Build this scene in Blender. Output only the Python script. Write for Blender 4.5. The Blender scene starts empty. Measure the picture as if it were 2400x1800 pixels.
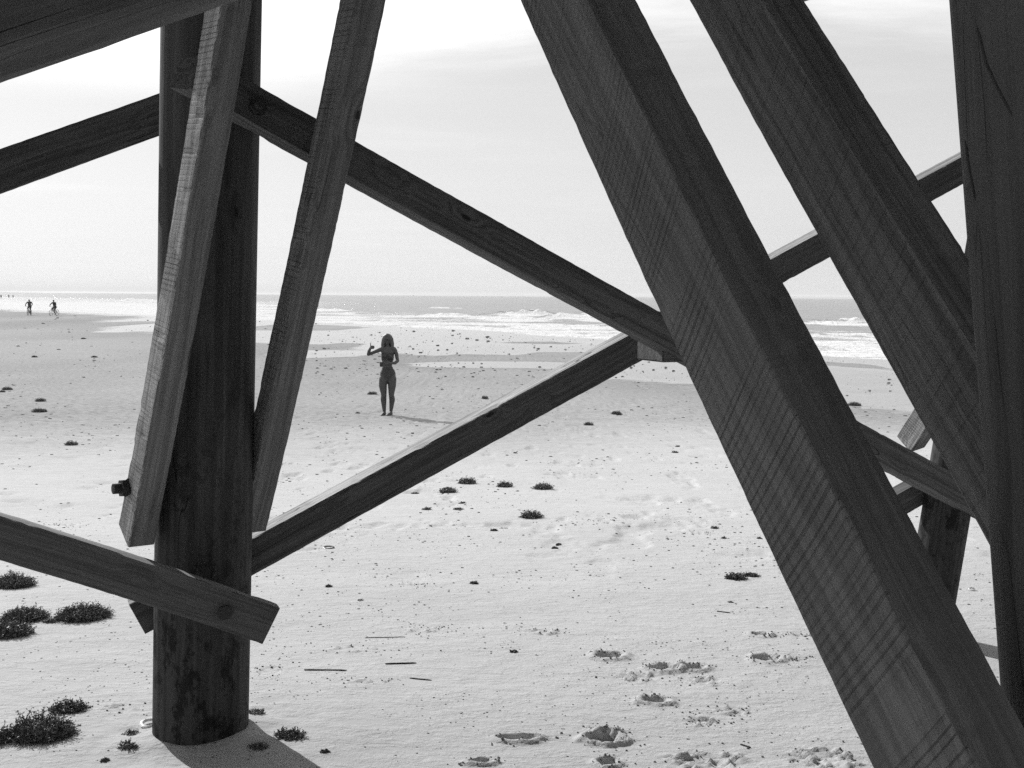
import bpy, bmesh, math, random
import numpy as np
from mathutils import Vector, Matrix
random.seed(7)
SC = bpy.context.scene
COL = SC.collection
R = math.radians

# ------------------------------------------------------------------ camera
F = 2400.0; TH = math.atan(206.3 / F); RHO = R(0.4); CZ = 1.59
CP = np.array([0, 0, CZ])
cf = np.array([0, math.cos(TH), -math.sin(TH)]); cr0 = np.array([1., 0, 0]); cu0 = np.cross(cr0, cf)
cr = math.cos(RHO) * cr0 + math.sin(RHO) * cu0
cu = -math.sin(RHO) * cr0 + math.cos(RHO) * cu0
def P(x, y, d):
    """world point seen at photo pixel (2400 wide) at depth d: used to measure real places"""
    return CP + d * (cf + (x - 1200) / F * cr + (900 - y) / F * cu)
cam = bpy.data.objects.new('camera', bpy.data.cameras.new('camera')); COL.objects.link(cam)
cam.data.sensor_width = 36; cam.data.lens = 36 * F / 2400
cam.data.clip_start = 0.05; cam.data.clip_end = 40000
cam.matrix_world = Matrix(((cr[0], cu[0], -cf[0], CP[0]), (cr[1], cu[1], -cf[1], CP[1]), (cr[2], cu[2], -cf[2], CP[2]), (0, 0, 0, 1)))
SC.camera = cam

# ------------------------------------------------------------------ light
SUN_EL, SUN_AZ = 33.0, -41.0        # azimuth measured from +Y towards +X: the sun stands ahead and to the left
sd = Vector((math.sin(R(SUN_AZ)) * math.cos(R(SUN_EL)), math.cos(R(SUN_AZ)) * math.cos(R(SUN_EL)), math.sin(R(SUN_EL))))
sl = bpy.data.lights.new('sun', 'SUN'); sl.energy = 4.2; sl.angle = R(0.5); sl.color = (1, 1, 1)
so = bpy.data.objects.new('sun', sl); COL.objects.link(so)
so.rotation_euler = (-sd).to_track_quat('-Z', 'Y').to_euler(); so.location = (-20, 20, 30)

W = bpy.data.worlds.new('World'); SC.world = W; W.use_nodes = True
SKY_STRENGTH = 0.07
def N(nt, typ, **kw):
    n = nt.nodes.new(typ)
    for k, v in kw.items():
        if k in n.inputs.keys() if isinstance(k, str) else False: n.inputs[k].default_value = v
        else: setattr(n, k, v)
    return n
def mth(nt, op, a, b=None, c=None, clamp=False):
    n = nt.nodes.new('ShaderNodeMath'); n.operation = op; n.use_clamp = clamp
    for i, v in enumerate((a, b, c)):
        if v is None: continue
        if isinstance(v, (int, float)): n.inputs[i].default_value = v
        else: nt.links.new(v, n.inputs[i])
    return n.outputs[0]
def sstep(nt, v, lo, hi, olo=0.0, ohi=1.0):
    n = nt.nodes.new('ShaderNodeMapRange'); n.interpolation_type = 'SMOOTHSTEP'
    nt.links.new(v, n.inputs[0])
    for i, q in zip((1, 2, 3, 4), (lo, hi, olo, ohi)): n.inputs[i].default_value = q
    return n.outputs[0]
def noise(nt, vec, scale, detail=2, rough=0.5, dist=0.0):
    n = nt.nodes.new('ShaderNodeTexNoise'); n.inputs['Scale'].default_value = scale
    n.inputs['Detail'].default_value = detail; n.inputs['Roughness'].default_value = rough
    n.inputs['Distortion'].default_value = dist
    if vec is not None: nt.links.new(vec, n.inputs['Vector'])
    return n.outputs[0]
def mapping(nt, vec, scale=(1, 1, 1), rot=(0, 0, 0), loc=(0, 0, 0)):
    n = nt.nodes.new('ShaderNodeMapping'); nt.links.new(vec, n.inputs[0])
    n.inputs['Scale'].default_value = scale; n.inputs['Rotation'].default_value = rot; n.inputs['Location'].default_value = loc
    return n.outputs[0]
def mixf(nt, fac, a, b):
    n = nt.nodes.new('ShaderNodeMix'); n.data_type = 'FLOAT'
    for s, v in ((n.inputs[0], fac), (n.inputs[2], a), (n.inputs[3], b)):
        if isinstance(v, (int, float)): s.default_value = v
        else: nt.links.new(v, s)
    return n.outputs[0]
nt = W.node_tree; nt.nodes.clear()
sky = nt.nodes.new('ShaderNodeTexSky'); sky.sky_type = 'NISHITA'; sky.sun_disc = False
sky.sun_elevation = R(SUN_EL); sky.sun_rotation = R(SUN_AZ); sky.air_density = 1.0; sky.dust_density = 3.0; sky.ozone_density = 1.0
bw = nt.nodes.new('ShaderNodeRGBToBW'); nt.links.new(sky.outputs[0], bw.inputs[0])
tc = nt.nodes.new('ShaderNodeTexCoord'); sp = nt.nodes.new('ShaderNodeSeparateXYZ'); nt.links.new(tc.outputs['Generated'], sp.inputs[0])
cv = nt.nodes.new('ShaderNodeCombineXYZ'); nt.links.new(sp.outputs[0], cv.inputs[0]); nt.links.new(sp.outputs[1], cv.inputs[1])
nt.links.new(mth(nt, 'MAXIMUM', sp.outputs[2], 0.06), cv.inputs[2]); vnm = nt.nodes.new('ShaderNodeVectorMath'); vnm.operation = 'NORMALIZE'
nt.links.new(cv.outputs[0], vnm.inputs[0]); nt.links.new(vnm.outputs[0], sky.inputs[0])
zc = mth(nt, 'ADD', mth(nt, 'MAXIMUM', sp.outputs[2], 0.0), 0.06)
cb = nt.nodes.new('ShaderNodeCombineXYZ')
nt.links.new(mth(nt, 'DIVIDE', sp.outputs[0], zc), cb.inputs[0]); nt.links.new(mth(nt, 'DIVIDE', sp.outputs[1], zc), cb.inputs[1])
cm = mapping(nt, cb.outputs[0], (0.55, 1.0, 1), (0, 0, R(12)), (3.1, 0.4, 0))
n1 = noise(nt, cm, 0.9, 8, 0.62, 0.4); n2 = noise(nt, cm, 0.33, 3, 0.5)
cl = sstep(nt, mth(nt, 'ADD', mth(nt, 'MULTIPLY', n1, 0.62), mth(nt, 'MULTIPLY', n2, 0.5)), 0.38, 0.62)
band = sstep(nt, mth(nt, 'ADD', sp.outputs[2], mth(nt, 'MULTIPLY', mth(nt, 'SUBTRACT', n2, 0.5), 0.16)), 0.16, 0.235)
lowst = mth(nt, 'MULTIPLY', sstep(nt, noise(nt, mapping(nt, tc.outputs['Generated'], (2, 2, 26)), 1.6, 5, 0.6), 0.52, 0.78), 0.05)
cloud = mth(nt, 'MULTIPLY', cl, mth(nt, 'ADD', mth(nt, 'MULTIPLY', band, 0.95), 0.03))
base = mth(nt, 'POWER', bw.outputs[0], 0.20)
skyv = mth(nt, 'MULTIPLY', base, mth(nt, 'MULTIPLY', sstep(nt, sp.outputs[2], .03, .20, 1.04, .96), 6.8))
skyv = mth(nt, 'MULTIPLY', skyv, mth(nt, 'ADD', mth(nt, 'ADD', mth(nt, 'MULTIPLY', cloud, 0.50), 1.0), lowst))
bg = nt.nodes.new('ShaderNodeBackground'); bg.inputs[1].default_value = SKY_STRENGTH
nt.links.new(skyv, bg.inputs[0])
wo = nt.nodes.new('ShaderNodeOutputWorld'); nt.links.new(bg.outputs[0], wo.inputs[0])
SC.view_settings.view_transform = 'Standard'; SC.view_settings.look = 'None'
SC.view_settings.exposure = 0.2; SC.view_settings.gamma = 1.0
SC.cycles.use_denoising = False
SC.cycles.max_bounces = 6; SC.cycles.diffuse_bounces = 3; SC.cycles.glossy_bounces = 3
SC.cycles.sample_clamp_indirect = 4.0; SC.cycles.caustics_reflective = False; SC.cycles.caustics_refractive = False

# ------------------------------------------------------------------ helpers
def hsh(ix, iy, seed):
    h = (ix.astype(np.int64) * 374761393 + iy.astype(np.int64) * 668265263 + seed * 1442695041) & 0xffffffff
    h = ((h ^ (h >> 13)) * 1274126177) & 0xffffffff
    return ((h ^ (h >> 16)) & 0xffff) / 65535.0
def vn(x, y, seed=0):
    x = np.asarray(x, float); y = np.asarray(y, float)
    ix = np.floor(x); iy = np.floor(y); fx = x - ix; fy = y - iy
    fx = fx * fx * (3 - 2 * fx); fy = fy * fy * (3 - 2 * fy)
    a = hsh(ix, iy, seed); b = hsh(ix + 1, iy, seed); c = hsh(ix, iy + 1, seed); d = hsh(ix + 1, iy + 1, seed)
    return (a * (1 - fx) + b * fx) * (1 - fy) + (c * (1 - fx) + d * fx) * fy
def fbm(x, y, seed=0, o=4):
    r = 0; a = 0.5
    for i in range(o): r = r + a * vn(x, y, seed + i * 17); x = x * 2.03; y = y * 2.03; a *= 0.5
    return r
def sm(x, a, b):
    t = np.clip((np.asarray(x, float) - a) / (b - a), 0, 1); return t * t * (3 - 2 * t)

def mesh_obj(name, V, Fc, mat=None, parent=None, smooth=False, loc=None):
    me = bpy.data.meshes.new(name); me.from_pydata([tuple(map(float, v)) for v in V], [], [tuple(map(int, f)) for f in Fc]); me.update()
    o = bpy.data.objects.new(name, me); COL.objects.link(o)
    if mat: me.materials.append(mat)
    if parent: o.parent = parent
    if loc is not None: o.location = loc
    if smooth: me.polygons.foreach_set('use_smooth', [True] * len(me.polygons))
    return o
def np_mesh(name, V, Q, mat, smooth=True, attrs={}):
    me = bpy.data.meshes.new(name); V = np.asarray(V, np.float32); Q = np.asarray(Q, np.int32)
    me.vertices.add(len(V)); me.vertices.foreach_set('co', V.ravel())
    me.loops.add(Q.size); me.loops.foreach_set('vertex_index', Q.ravel())
    me.polygons.add(len(Q)); me.polygons.foreach_set('loop_start', np.arange(0, Q.size, Q.shape[1], dtype=np.int32))
    me.update(calc_edges=True); me.polygons.foreach_set('use_smooth', np.full(len(Q), smooth))
    for k, a in attrs.items():
        at = me.attributes.new(k, 'FLOAT', 'POINT'); at.data.foreach_set('value', np.asarray(a, np.float32).ravel())
    me.materials.append(mat); me.validate(); me.update()
    o = bpy.data.objects.new(name, me); COL.objects.link(o); return o
def grid_quads(nr, nc):
    i = np.arange(nr - 1)[:, None] * nc + np.arange(nc - 1)[None]
    return np.stack([i, i + 1, i + nc + 1, i + nc], -1).reshape(-1, 4)
def tag(o, label, cat=None, group=None, kind=None):
    if label: o['label'] = label
    if cat: o['category'] = cat
    if group: o['group'] = group
    if kind: o['kind'] = kind
    return o
def empty(name, loc, rz=0):
    o = bpy.data.objects.new(name, None); COL.objects.link(o); o.location = loc; o.rotation_euler = (0, 0, rz); o.empty_display_size = .1
    return o
def tube(path, rad, n=8, cap=True):
    """V,F of a tube through points, radius a number or list"""
    V = []; Fc = []; m = len(path)
    if isinstance(rad, (int, float)): rad = [rad] * m
    up = Vector((0, 0, 1))
    for i, p in enumerate(path):
        p = Vector(p); t = (Vector(path[min(i + 1, m - 1)]) - Vector(path[max(i - 1, 0)])).normalized()
        a = t.cross(up); a = a if a.length > 1e-3 else t.cross(Vector((1, 0, 0))); a.normalize(); b = t.cross(a)
        for k in range(n):
            q = 2 * math.pi * k / n; V.append(p + (a * math.cos(q) + b * math.sin(q)) * rad[i])
    for i in range(m - 1):
        for k in range(n): Fc.append((i * n + k, i * n + (k + 1) % n, (i + 1) * n + (k + 1) % n, (i + 1) * n + k))
    if cap: Fc.append(tuple(range(n))[::-1]); Fc.append(tuple(range((m - 1) * n, m * n)))
    return V, Fc
def join(*parts):
    V = []; Fc = []
    for v, f in parts:
        o = len(V); V += list(v); Fc += [tuple(i + o for i in q) for q in f]
    return V, Fc
def boxvf(c, s, M=None):
    V = [Vector((c[0] + sx * s[0] / 2, c[1] + sy * s[1] / 2, c[2] + sz * s[2] / 2)) for sx in (-1, 1) for sy in (-1, 1) for sz in (-1, 1)]
    if M: V = [M @ v for v in V]
    return V, [(0, 1, 3, 2), (4, 6, 7, 5), (0, 4, 5, 1), (2, 3, 7, 6), (0, 2, 6, 4), (1, 5, 7, 3)]

# ------------------------------------------------------------------ materials
def newmat(name):
    m = bpy.data.materials.new(name); m.use_nodes = True; nt = m.node_tree
    b = nt.nodes['Principled BSDF']; return m, nt, b
def grey(nt, val, sock):
    nt.links.new(val, sock)
def bump(nt, b, h, dist=0.01, strength=1.0):
    n = nt.nodes.new('ShaderNodeBump'); n.inputs['Distance'].default_value = dist; n.inputs['Strength'].default_value = strength
    nt.links.new(h, n.inputs['Height']); nt.links.new(n.outputs[0], b.inputs['Normal'])
def plain(name, v, rough=0.6, var=0.25, scale=30, metallic=0):
    m, nt, b = newmat(name); t = nt.nodes.new('ShaderNodeTexCoord').outputs['Object']
    n = noise(nt, t, scale, 4, .6)
    b.inputs['Roughness'].default_value = rough; b.inputs['Metallic'].default_value = metallic
    grey(nt, mth(nt, 'MULTIPLY', mth(nt, 'ADD', mth(nt, 'MULTIPLY', n, 2 * var), 1 - var), v), b.inputs['Base Color'])
    bump(nt, b, n, 0.002); return m

def wood(name, alb, seed, saw=0.0, sawc=(2.5, .89), sawface='z', grain=1.0, knots=1.0, contrast=0.45, blotch=.9, lit_face=0.0, cracks=.7, wet=None, sawfreq=36.0):
    """timber: object x runs along the piece. wet=(x0,x1): stained, sea-darkened end"""
    m, nt, b = newmat(name); L = nt.links
    tcn = nt.nodes.new('ShaderNodeTexCoord'); t0 = mapping(nt, tcn.outputs['Object'], loc=(seed * 3.7, seed * 1.3, seed * .7))
    # knots: sparse cells that also bend the grain round them
    kn = nt.nodes.new('ShaderNodeTexVoronoi'); kn.inputs['Scale'].default_value = 2.4; kn.inputs['Randomness'].default_value = 1
    L.new(mapping(nt, t0, (1, 2.2, 2.2)), kn.inputs['Vector']); kd = kn.outputs['Distance']
    knot = sstep(nt, kd, 0.035, 0.06, 1, 0); ring = sstep(nt, kd, 0.03, 0.3, 1, 0)
    w1 = noise(nt, mapping(nt, t0, (1.2, 7, 7)), 1.0, 2, .5)
    off = nt.nodes.new('ShaderNodeCombineXYZ')
    disp = mth(nt, 'ADD', mth(nt, 'MULTIPLY', w1, 0.05), mth(nt, 'MULTIPLY', ring, 0.035 * knots))
    L.new(disp, off.inputs[1]); L.new(disp, off.inputs[2])
    va = nt.nodes.new('ShaderNodeVectorMath'); va.operation = 'ADD'; L.new(t0, va.inputs[0]); L.new(off.outputs[0], va.inputs[1])
    g1 = noise(nt, mapping(nt, va.outputs[0], (1.0, 60 * grain, 60 * grain)), 1.0, 3, .6)
    g2 = noise(nt, mapping(nt, va.outputs[0], (4.0, 260, 260)), 1.0, 2, .6)
    g3 = noise(nt, mapping(nt, t0, (1.5, 6, 6)), 1.0, 4, .6)
    gl = sstep(nt, g1, .36, .62)
    v = mth(nt, 'ADD', mth(nt, 'MULTIPLY', gl, contrast), 1 - contrast * .6)
    v = mth(nt, 'MULTIPLY', v, mth(nt, 'ADD', mth(nt, 'MULTIPLY', g2, .5), .75))
    v = mth(nt, 'MULTIPLY', v, mth(nt, 'ADD', mth(nt, 'MULTIPLY', g3, blotch), 1 - blotch * .5))
    v = mth(nt, 'MULTIPLY', v, mth(nt, 'SUBTRACT', 1.0, mth(nt, 'MULTIPLY', knot, .75 * knots)))
    ck = noise(nt, mapping(nt, t0, (1.1, 13, 13)), 1.0, 2, .5)
    crk = mth(nt, 'MULTIPLY', sstep(nt, mth(nt, 'ABSOLUTE', mth(nt, 'SUBTRACT', ck, .5)), .002, .008, 1, 0), sstep(nt, noise(nt, mapping(nt, t0, (1.6, 5, 5)), 1.0, 2), .52, .6))
    v = mth(nt, 'MULTIPLY', v, mth(nt, 'SUBTRACT', 1.0, mth(nt, 'MULTIPLY', crk, cracks)))
    hgt = mth(nt, 'ADD', mth(nt, 'MULTIPLY', g1, .9), mth(nt, 'MULTIPLY', g2, .5))
    hgt = mth(nt, 'SUBTRACT', hgt, mth(nt, 'MULTIPLY', crk, 1.5 * cracks))
    if saw > 0:
        sx = nt.nodes.new('ShaderNodeSeparateXYZ'); L.new(tcn.outputs['Object'], sx.inputs[0])
        ax = 1 if sawface == 'z' else 2
        dx = mth(nt, 'SUBTRACT', sx.outputs[0], sawc[0]); dy = mth(nt, 'SUBTRACT', sx.outputs[ax], sawc[1])
        s = mth(nt, 'SQRT', mth(nt, 'ADD', mth(nt, 'MULTIPLY', dx, dx), mth(nt, 'MULTIPLY', dy, dy)))
        s = mth(nt, 'ADD', s, mth(nt, 'MULTIPLY', noise(nt, t0, 2.0, 2), .02))
        sn = nt.nodes.new('ShaderNodeSeparateXYZ'); L.new(tcn.outputs['Normal'], sn.inputs[0])
        fmask = sstep(nt, mth(nt, 'ABSOLUTE', sn.outputs[2 if sawface == 'z' else 1]), .6, .8)
        c1 = nt.nodes.new('ShaderNodeCombineXYZ'); L.new(mth(nt, 'MULTIPLY', s, sawfreq), c1.inputs[0]); c1.inputs[1].default_value = seed
        a1 = noise(nt, c1.outputs[0], 1.0, 3, .7)
        ph = mth(nt, 'ADD', mth(nt, 'MULTIPLY', s, sawfreq * 11.0), mth(nt, 'MULTIPLY', a1, 13.0))
        wv = mth(nt, 'ADD', mth(nt, 'MULTIPLY', mth(nt, 'SINE', ph), .5), .5)
        line = mth(nt, 'POWER', wv, 7.0)
        a2 = noise(nt, mapping(nt, c1.outputs[0], (.3, 1, 1)), 1.0, 1)
        amp = mth(nt, 'MULTIPLY', sstep(nt, a2, .3, .62), sstep(nt, noise(nt, mapping(nt, t0, (2.2, 9, 9)), 1.0, 3, .6), .30, .62, .35, 1))
        line = mth(nt, 'MULTIPLY', mth(nt, 'MULTIPLY', line, amp), fmask)
        v = mth(nt, 'MULTIPLY', v, mth(nt, 'SUBTRACT', 1.0, mth(nt, 'MULTIPLY', line, .38 * saw)))
        hgt = mth(nt, 'SUBTRACT', hgt, mth(nt, 'MULTIPLY', line, 1.2))
    if wet:
        sx2 = nt.nodes.new('ShaderNodeSeparateXYZ'); L.new(tcn.outputs['Object'], sx2.inputs[0])
        st = noise(nt, mapping(nt, t0, (5, 9, 9)), 1.0, 6, .7)
        xx = mth(nt, 'ADD', sx2.outputs[0], mth(nt, 'MULTIPLY', mth(nt, 'SUBTRACT', st, .5), wet[2]))
        wm = sstep(nt, xx, wet[0], wet[1], 1, 0)
        st2 = sstep(nt, noise(nt, mapping(nt, t0, (9, 17, 17)), 1.0, 7, .75), .45, .60)
        v = mth(nt, 'MULTIPLY', v, mth(nt, 'SUBTRACT', 1.0, mth(nt, 'MULTIPLY', mth(nt, 'MAXIMUM', mth(nt, 'MULTIPLY', wm, .30), mth(nt, 'MULTIPLY', mth(nt, 'MULTIPLY', wm, st2), .85)), 1.0)))
    if lit_face:      # local -y face lightened: light falling there put into the colour, plus bleaching and sand dust
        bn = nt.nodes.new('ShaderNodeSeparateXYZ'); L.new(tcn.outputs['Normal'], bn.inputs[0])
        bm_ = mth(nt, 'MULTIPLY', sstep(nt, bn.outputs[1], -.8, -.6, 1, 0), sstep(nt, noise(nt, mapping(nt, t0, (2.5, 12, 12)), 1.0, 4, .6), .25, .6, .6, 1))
        v = mth(nt, 'MULTIPLY', v, mth(nt, 'ADD', mth(nt, 'MULTIPLY', bm_, lit_face), 1.0))
    grey(nt, mth(nt, 'MULTIPLY', v, alb), b.inputs['Base Color'])
    b.inputs['Roughness'].default_value = .85; b.inputs['Specular IOR Level'].default_value = .25
    bump(nt, b, hgt, 0.0035, .8)
    return m

# sand -------------------------------------------------------------
def sand_material():
    m, nt, b = newmat('sand'); L = nt.links
    g = nt.nodes.new('ShaderNodeNewGeometry').outputs['Position']
    at = nt.nodes.new('ShaderNodeAttribute'); at.attribute_name = 'wet'; wet = at.outputs['Fac']
    ad = nt.nodes.new('ShaderNodeAttribute'); ad.attribute_name = 'damp'; damp = ad.outputs['Fac']
    fine = noise(nt, g, 420, 3, .7); mid = noise(nt, g, 55, 4, .65)
    pat = noise(nt, mapping(nt, g, (.35, 1.1, 1)), 1.4, 5, .6)
    spk = sstep(nt, noise(nt, mapping(nt, g, (1, 1.0, 1)), 130, 2, .5), .70, .76)
    mot = sstep(nt, noise(nt, mapping(nt, g, (1.2, 2.2, 1)), 5.5, 6, .72), .40, .68)
    v = mth(nt, 'ADD', mth(nt, 'MULTIPLY', fine, .22), .89)
    v = mth(nt, 'MULTIPLY', v, mth(nt, 'ADD', mth(nt, 'MULTIPLY', pat, .22), .89))
    v = mth(nt, 'MULTIPLY', v, mth(nt, 'ADD', mth(nt, 'MULTIPLY', mid, .16), .92))
    v = mth(nt, 'MULTIPLY', v, mth(nt, 'SUBTRACT', 1.0, mth(nt, 'MULTIPLY', spk, .35)))
    v = mth(nt, 'MULTIPLY', v, mth(nt, 'SUBTRACT', 1.0, mth(nt, 'MULTIPLY', mth(nt, 'MULTIPLY', mot, damp), .48)))
    alb = mixf(nt, damp, .47, .295)
    alb = mixf(nt, wet, alb, .20)
    grey(nt, mth(nt, 'MULTIPLY', alb, v), b.inputs['Base Color'])
    wr = mth(nt, 'ADD', wet, mth(nt, 'MULTIPLY', mth(nt, 'SUBTRACT', pat, .5), .5), None, True)
    film = sstep(nt, wr, .32, .5)
    nt.links.new(mixf(nt, film, .9, .035), b.inputs['Roughness'])
    b.inputs['IOR'].default_value = 1.33
    nt.links.new(mixf(nt, film, .03, .5), b.inputs['Specular IOR Level'])
    hh = mth(nt, 'ADD', mth(nt, 'MULTIPLY', fine, .25), mth(nt, 'MULTIPLY', mid, .9))
    hh = mth(nt, 'ADD', hh, mth(nt, 'MULTIPLY', mot, 1.6))
    hh = mth(nt, 'MULTIPLY', hh, mixf(nt, film, 1.0, .006))
    bump(nt, b, hh, 0.0035, .7); return m
def sea_material():
    m, nt, b = newmat('sea_water'); L = nt.links
    g = nt.nodes.new('ShaderNodeNewGeometry').outputs['Position']
    at = nt.nodes.new('ShaderNodeAttribute'); at.attribute_name = 'foam'; foam = at.outputs['Fac']
    n1 = noise(nt, mapping(nt, g, (.35, .16, .35), (0, 0, R(-20))), 1.0, 7, .68, .5)
    n2 = noise(nt, mapping(nt, g, (1.6, .7, 1), (0, 0, R(-15))), 1.0, 5, .7, .3)
    nn = mth(nt, 'ADD', mth(nt, 'MULTIPLY', n1, .6), mth(nt, 'MULTIPLY', n2, .4))
    fm = sstep(nt, mth(nt, 'ADD', foam, mth(nt, 'MULTIPLY', mth(nt, 'SUBTRACT', nn, .5), 2.4)), .32, .78)
    grey(nt, mixf(nt, fm, .18, .62), b.inputs['Base Color'])
    nt.links.new(mixf(nt, fm, .2, .95), b.inputs['Roughness'])
    nt.links.new(mixf(nt, fm, .5, .0), b.inputs['Specular IOR Level'])
    b.inputs['IOR'].default_value = 1.33
    r1 = noise(nt, mapping(nt, g, (.5, .9, 1), (0, 0, R(-18))), 1.0, 4, .62)
    r2 = noise(nt, mapping(nt, g, (.10, .28, 1), (0, 0, R(-12))), 1.0, 3, .55)
    hh = mth(nt, 'ADD', mth(nt, 'MULTIPLY', r1, .5), mth(nt, 'MULTIPLY', r2, 1.8))
    hh = mth(nt, 'ADD', hh, mth(nt, 'MULTIPLY', fm, mth(nt, 'MULTIPLY', n2, .6)))
    bump(nt, b, hh, 0.55, 1.0); return m

# ------------------------------------------------------------------ the ground and the sea
SEA = -1.05
WX = np.array([-3000, -600, -200, -73, -25, -8, 0, 6, 12, 18, 30, 60, 3000.]); WY = np.array([1500, 560, 265, 156, 104, 86, 75, 63, 50, 42, 30, 10, -1500.])
def waterline(x): return np.interp(x, WX, WY)
# footprints and kicked-up sand: (photo x, photo y, half width m, half depth m, kind)
SCARS = [(1265, 1480, .10, .05, 'r'), (1427, 1538, .09, .07, 'p'), (1561, 1567, .09, .06, 'p'), (1500, 1587, .10, .08, 'r'), (1623, 1567, .07, .05, 'p'),
         (1655, 1597, .08, .07, 'r'), (1536, 1645, .08, .05, 'p'), (1722, 1668, .08, .06, 'r'), (1650, 1690, .07, .06, 'r'), (1795, 1547, .08, .07, 'p'),
         (1782, 1490, .06, .04, 'p'), (1417, 1733, .09, .06, 'd'), (1217, 1733, .09, .04, 'p'), (1128, 1789, .06, .03, 'p'), (1425, 1787, .05, .04, 'p'),
         (1665, 1785, .16, .11, 'r'), (1935, 1778, .14, .10, 'r'), (1870, 1490, .06, .03, 'r'), (1850, 1545, .07, .03, 'r'), (955, 1368, .10, .05, 's'),
         (1000, 1475, .11, .07, 's'), (860, 1600, .12, .035, 's'), (290, 1665, .13, .035, 's'), (815, 1522, .17, .06, 's'), (632, 1575, .06, .09, 't'),
         (1360, 1220, .16, .06, 's'), (1640, 1250, .10, .05, 'r'), (165, 1230, .14, .06, 'r'), (1420, 1715, .06, .03, 'p'), (470, 1600, .1, .05, 's')]
def ground_base(x, y):
    x = np.asarray(x, float); y = np.asarray(y, float)
    z = np.where(y < 20, -.052 * (y - 3.6), 0); z = np.where(y >= 20, -.853 - .077 * (1 - np.exp(-(y - 20) / 6.0)), z)
    z = np.where(y < -4, .395 + .01 * (-4 - y), z)
    g = waterline(x) - y
    gp = np.maximum(g, 0)
    cap = np.where(g > 0, SEA + .005 * gp + .03 * (1 - np.exp(-gp / 4)) + .0035 * np.maximum(gp - 7, 0) ** 2, SEA + .012 * np.maximum(g, -60))
    t = np.clip((cap - z) / .06 * .5 + .5, 0, 1); z = z * t + cap * (1 - t) - .03 * t * (1 - t)
    return z
def g0hit(px, py):
    dr = P(px, py, 1) - CP; t = 3.0
    for i in range(60):
        p = CP + dr * t; z = float(ground_base(p[0], p[1])); t = t * .5 + .5 * (z - CZ) / dr[2]
    return CP + dr * t
SC_W = [(g0hit(a, b_)[:2], w * .8, h * .8, k, i) for i, (a, b_, w, h, k) in enumerate(SCARS)]
def ground_z(x, y):
    x = np.asarray(x, float); y = np.asarray(y, float)
    z = ground_base(x, y); near = np.exp(-np.maximum(y - 4, 0) / 14.0)
    z = z + near * (.030 * (fbm(x * .8, y * 1.1, 3, 3) - .44) + .010 * (fbm(x * 3.1, y * 5.2, 11, 3) - .44) + .0055 * (fbm(x * 15, y * 15, 21, 3) - .44) * sm(fbm(x * 1.3, y * 1.3, 23, 2), .30, .6))
    mid = sm(y, 5, 9) * (1 - sm(y, 40, 70)); pk = fbm(x * 3.3, y * 2.6, 31, 4)
    z = z - mid * .028 * sm(pk, .56, .74)
    ppx = -1.10
    dd = np.hypot(x + 1.11, y - 3.576); z = z + .028 * np.exp(-np.maximum(dd - .17, 0) / .10) + .012 * np.exp(-((dd - .5) / .2) ** 2) + .022 * (fbm(x * 9, y * 9, 55, 3) - .44) * np.exp(-((dd - .26) / .14) ** 2)
    for (cx, cy), w, h, k, i in SC_W:
        m = (np.abs(x - cx) < w * 2.6) & (np.abs(y - cy) < h * 3.6)
        if not np.any(m): continue
        if z.ndim == 0: continue
        xx = (x[m] - cx) / w; yy = (y[m] - cy) / h
        wob = (fbm(x[m] * 26, y[m] * 26, 50 + i, 3) - .44)
        rr = np.hypot(xx, yy) + wob * .9
        cl = fbm(x[m] * 48, y[m] * 60, 90 + i, 3)
        if k == 'p': dz = -.045 * (1 - sm(rr, .45, .95)) + .022 * np.exp(-((rr - 1.1) / .30) ** 2) * (.6 + .9 * cl) + .010 * sm(cl, .5, .7) * np.exp(-(rr / 1.3) ** 2)
        elif k == 'd': dz = -.055 * (1 - sm(rr, .8, .98)) + .030 * np.exp(-((rr - 1.15) / .2) ** 2) + .03 * np.exp(-(((yy - .2) / .35) ** 2 + (xx / .8) ** 2))
        elif k == 'r': dz = .042 * sm(cl, .38, .74) * np.exp(-(rr / 1.1) ** 4) - .018 * np.exp(-(rr / .8) ** 2)
        elif k == 't': dz = -.012 * (1 - sm(np.hypot(xx, yy), .85, 1.0)) + .008 * (np.sin(yy * 16) > .2) * (np.hypot(xx, yy) < .8)
        else: dz = .020 * sm(cl, .52, .7) * np.exp(-(rr / 1.2) ** 4)
        z[m] += dz * .6
    return z
def gz(x, y): return float(ground_z(np.array([x]), np.array([y]))[0])
def hit(px, py):
    p = g0hit(px, py); return Vector((p[0], p[1], gz(p[0], p[1])))
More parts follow.
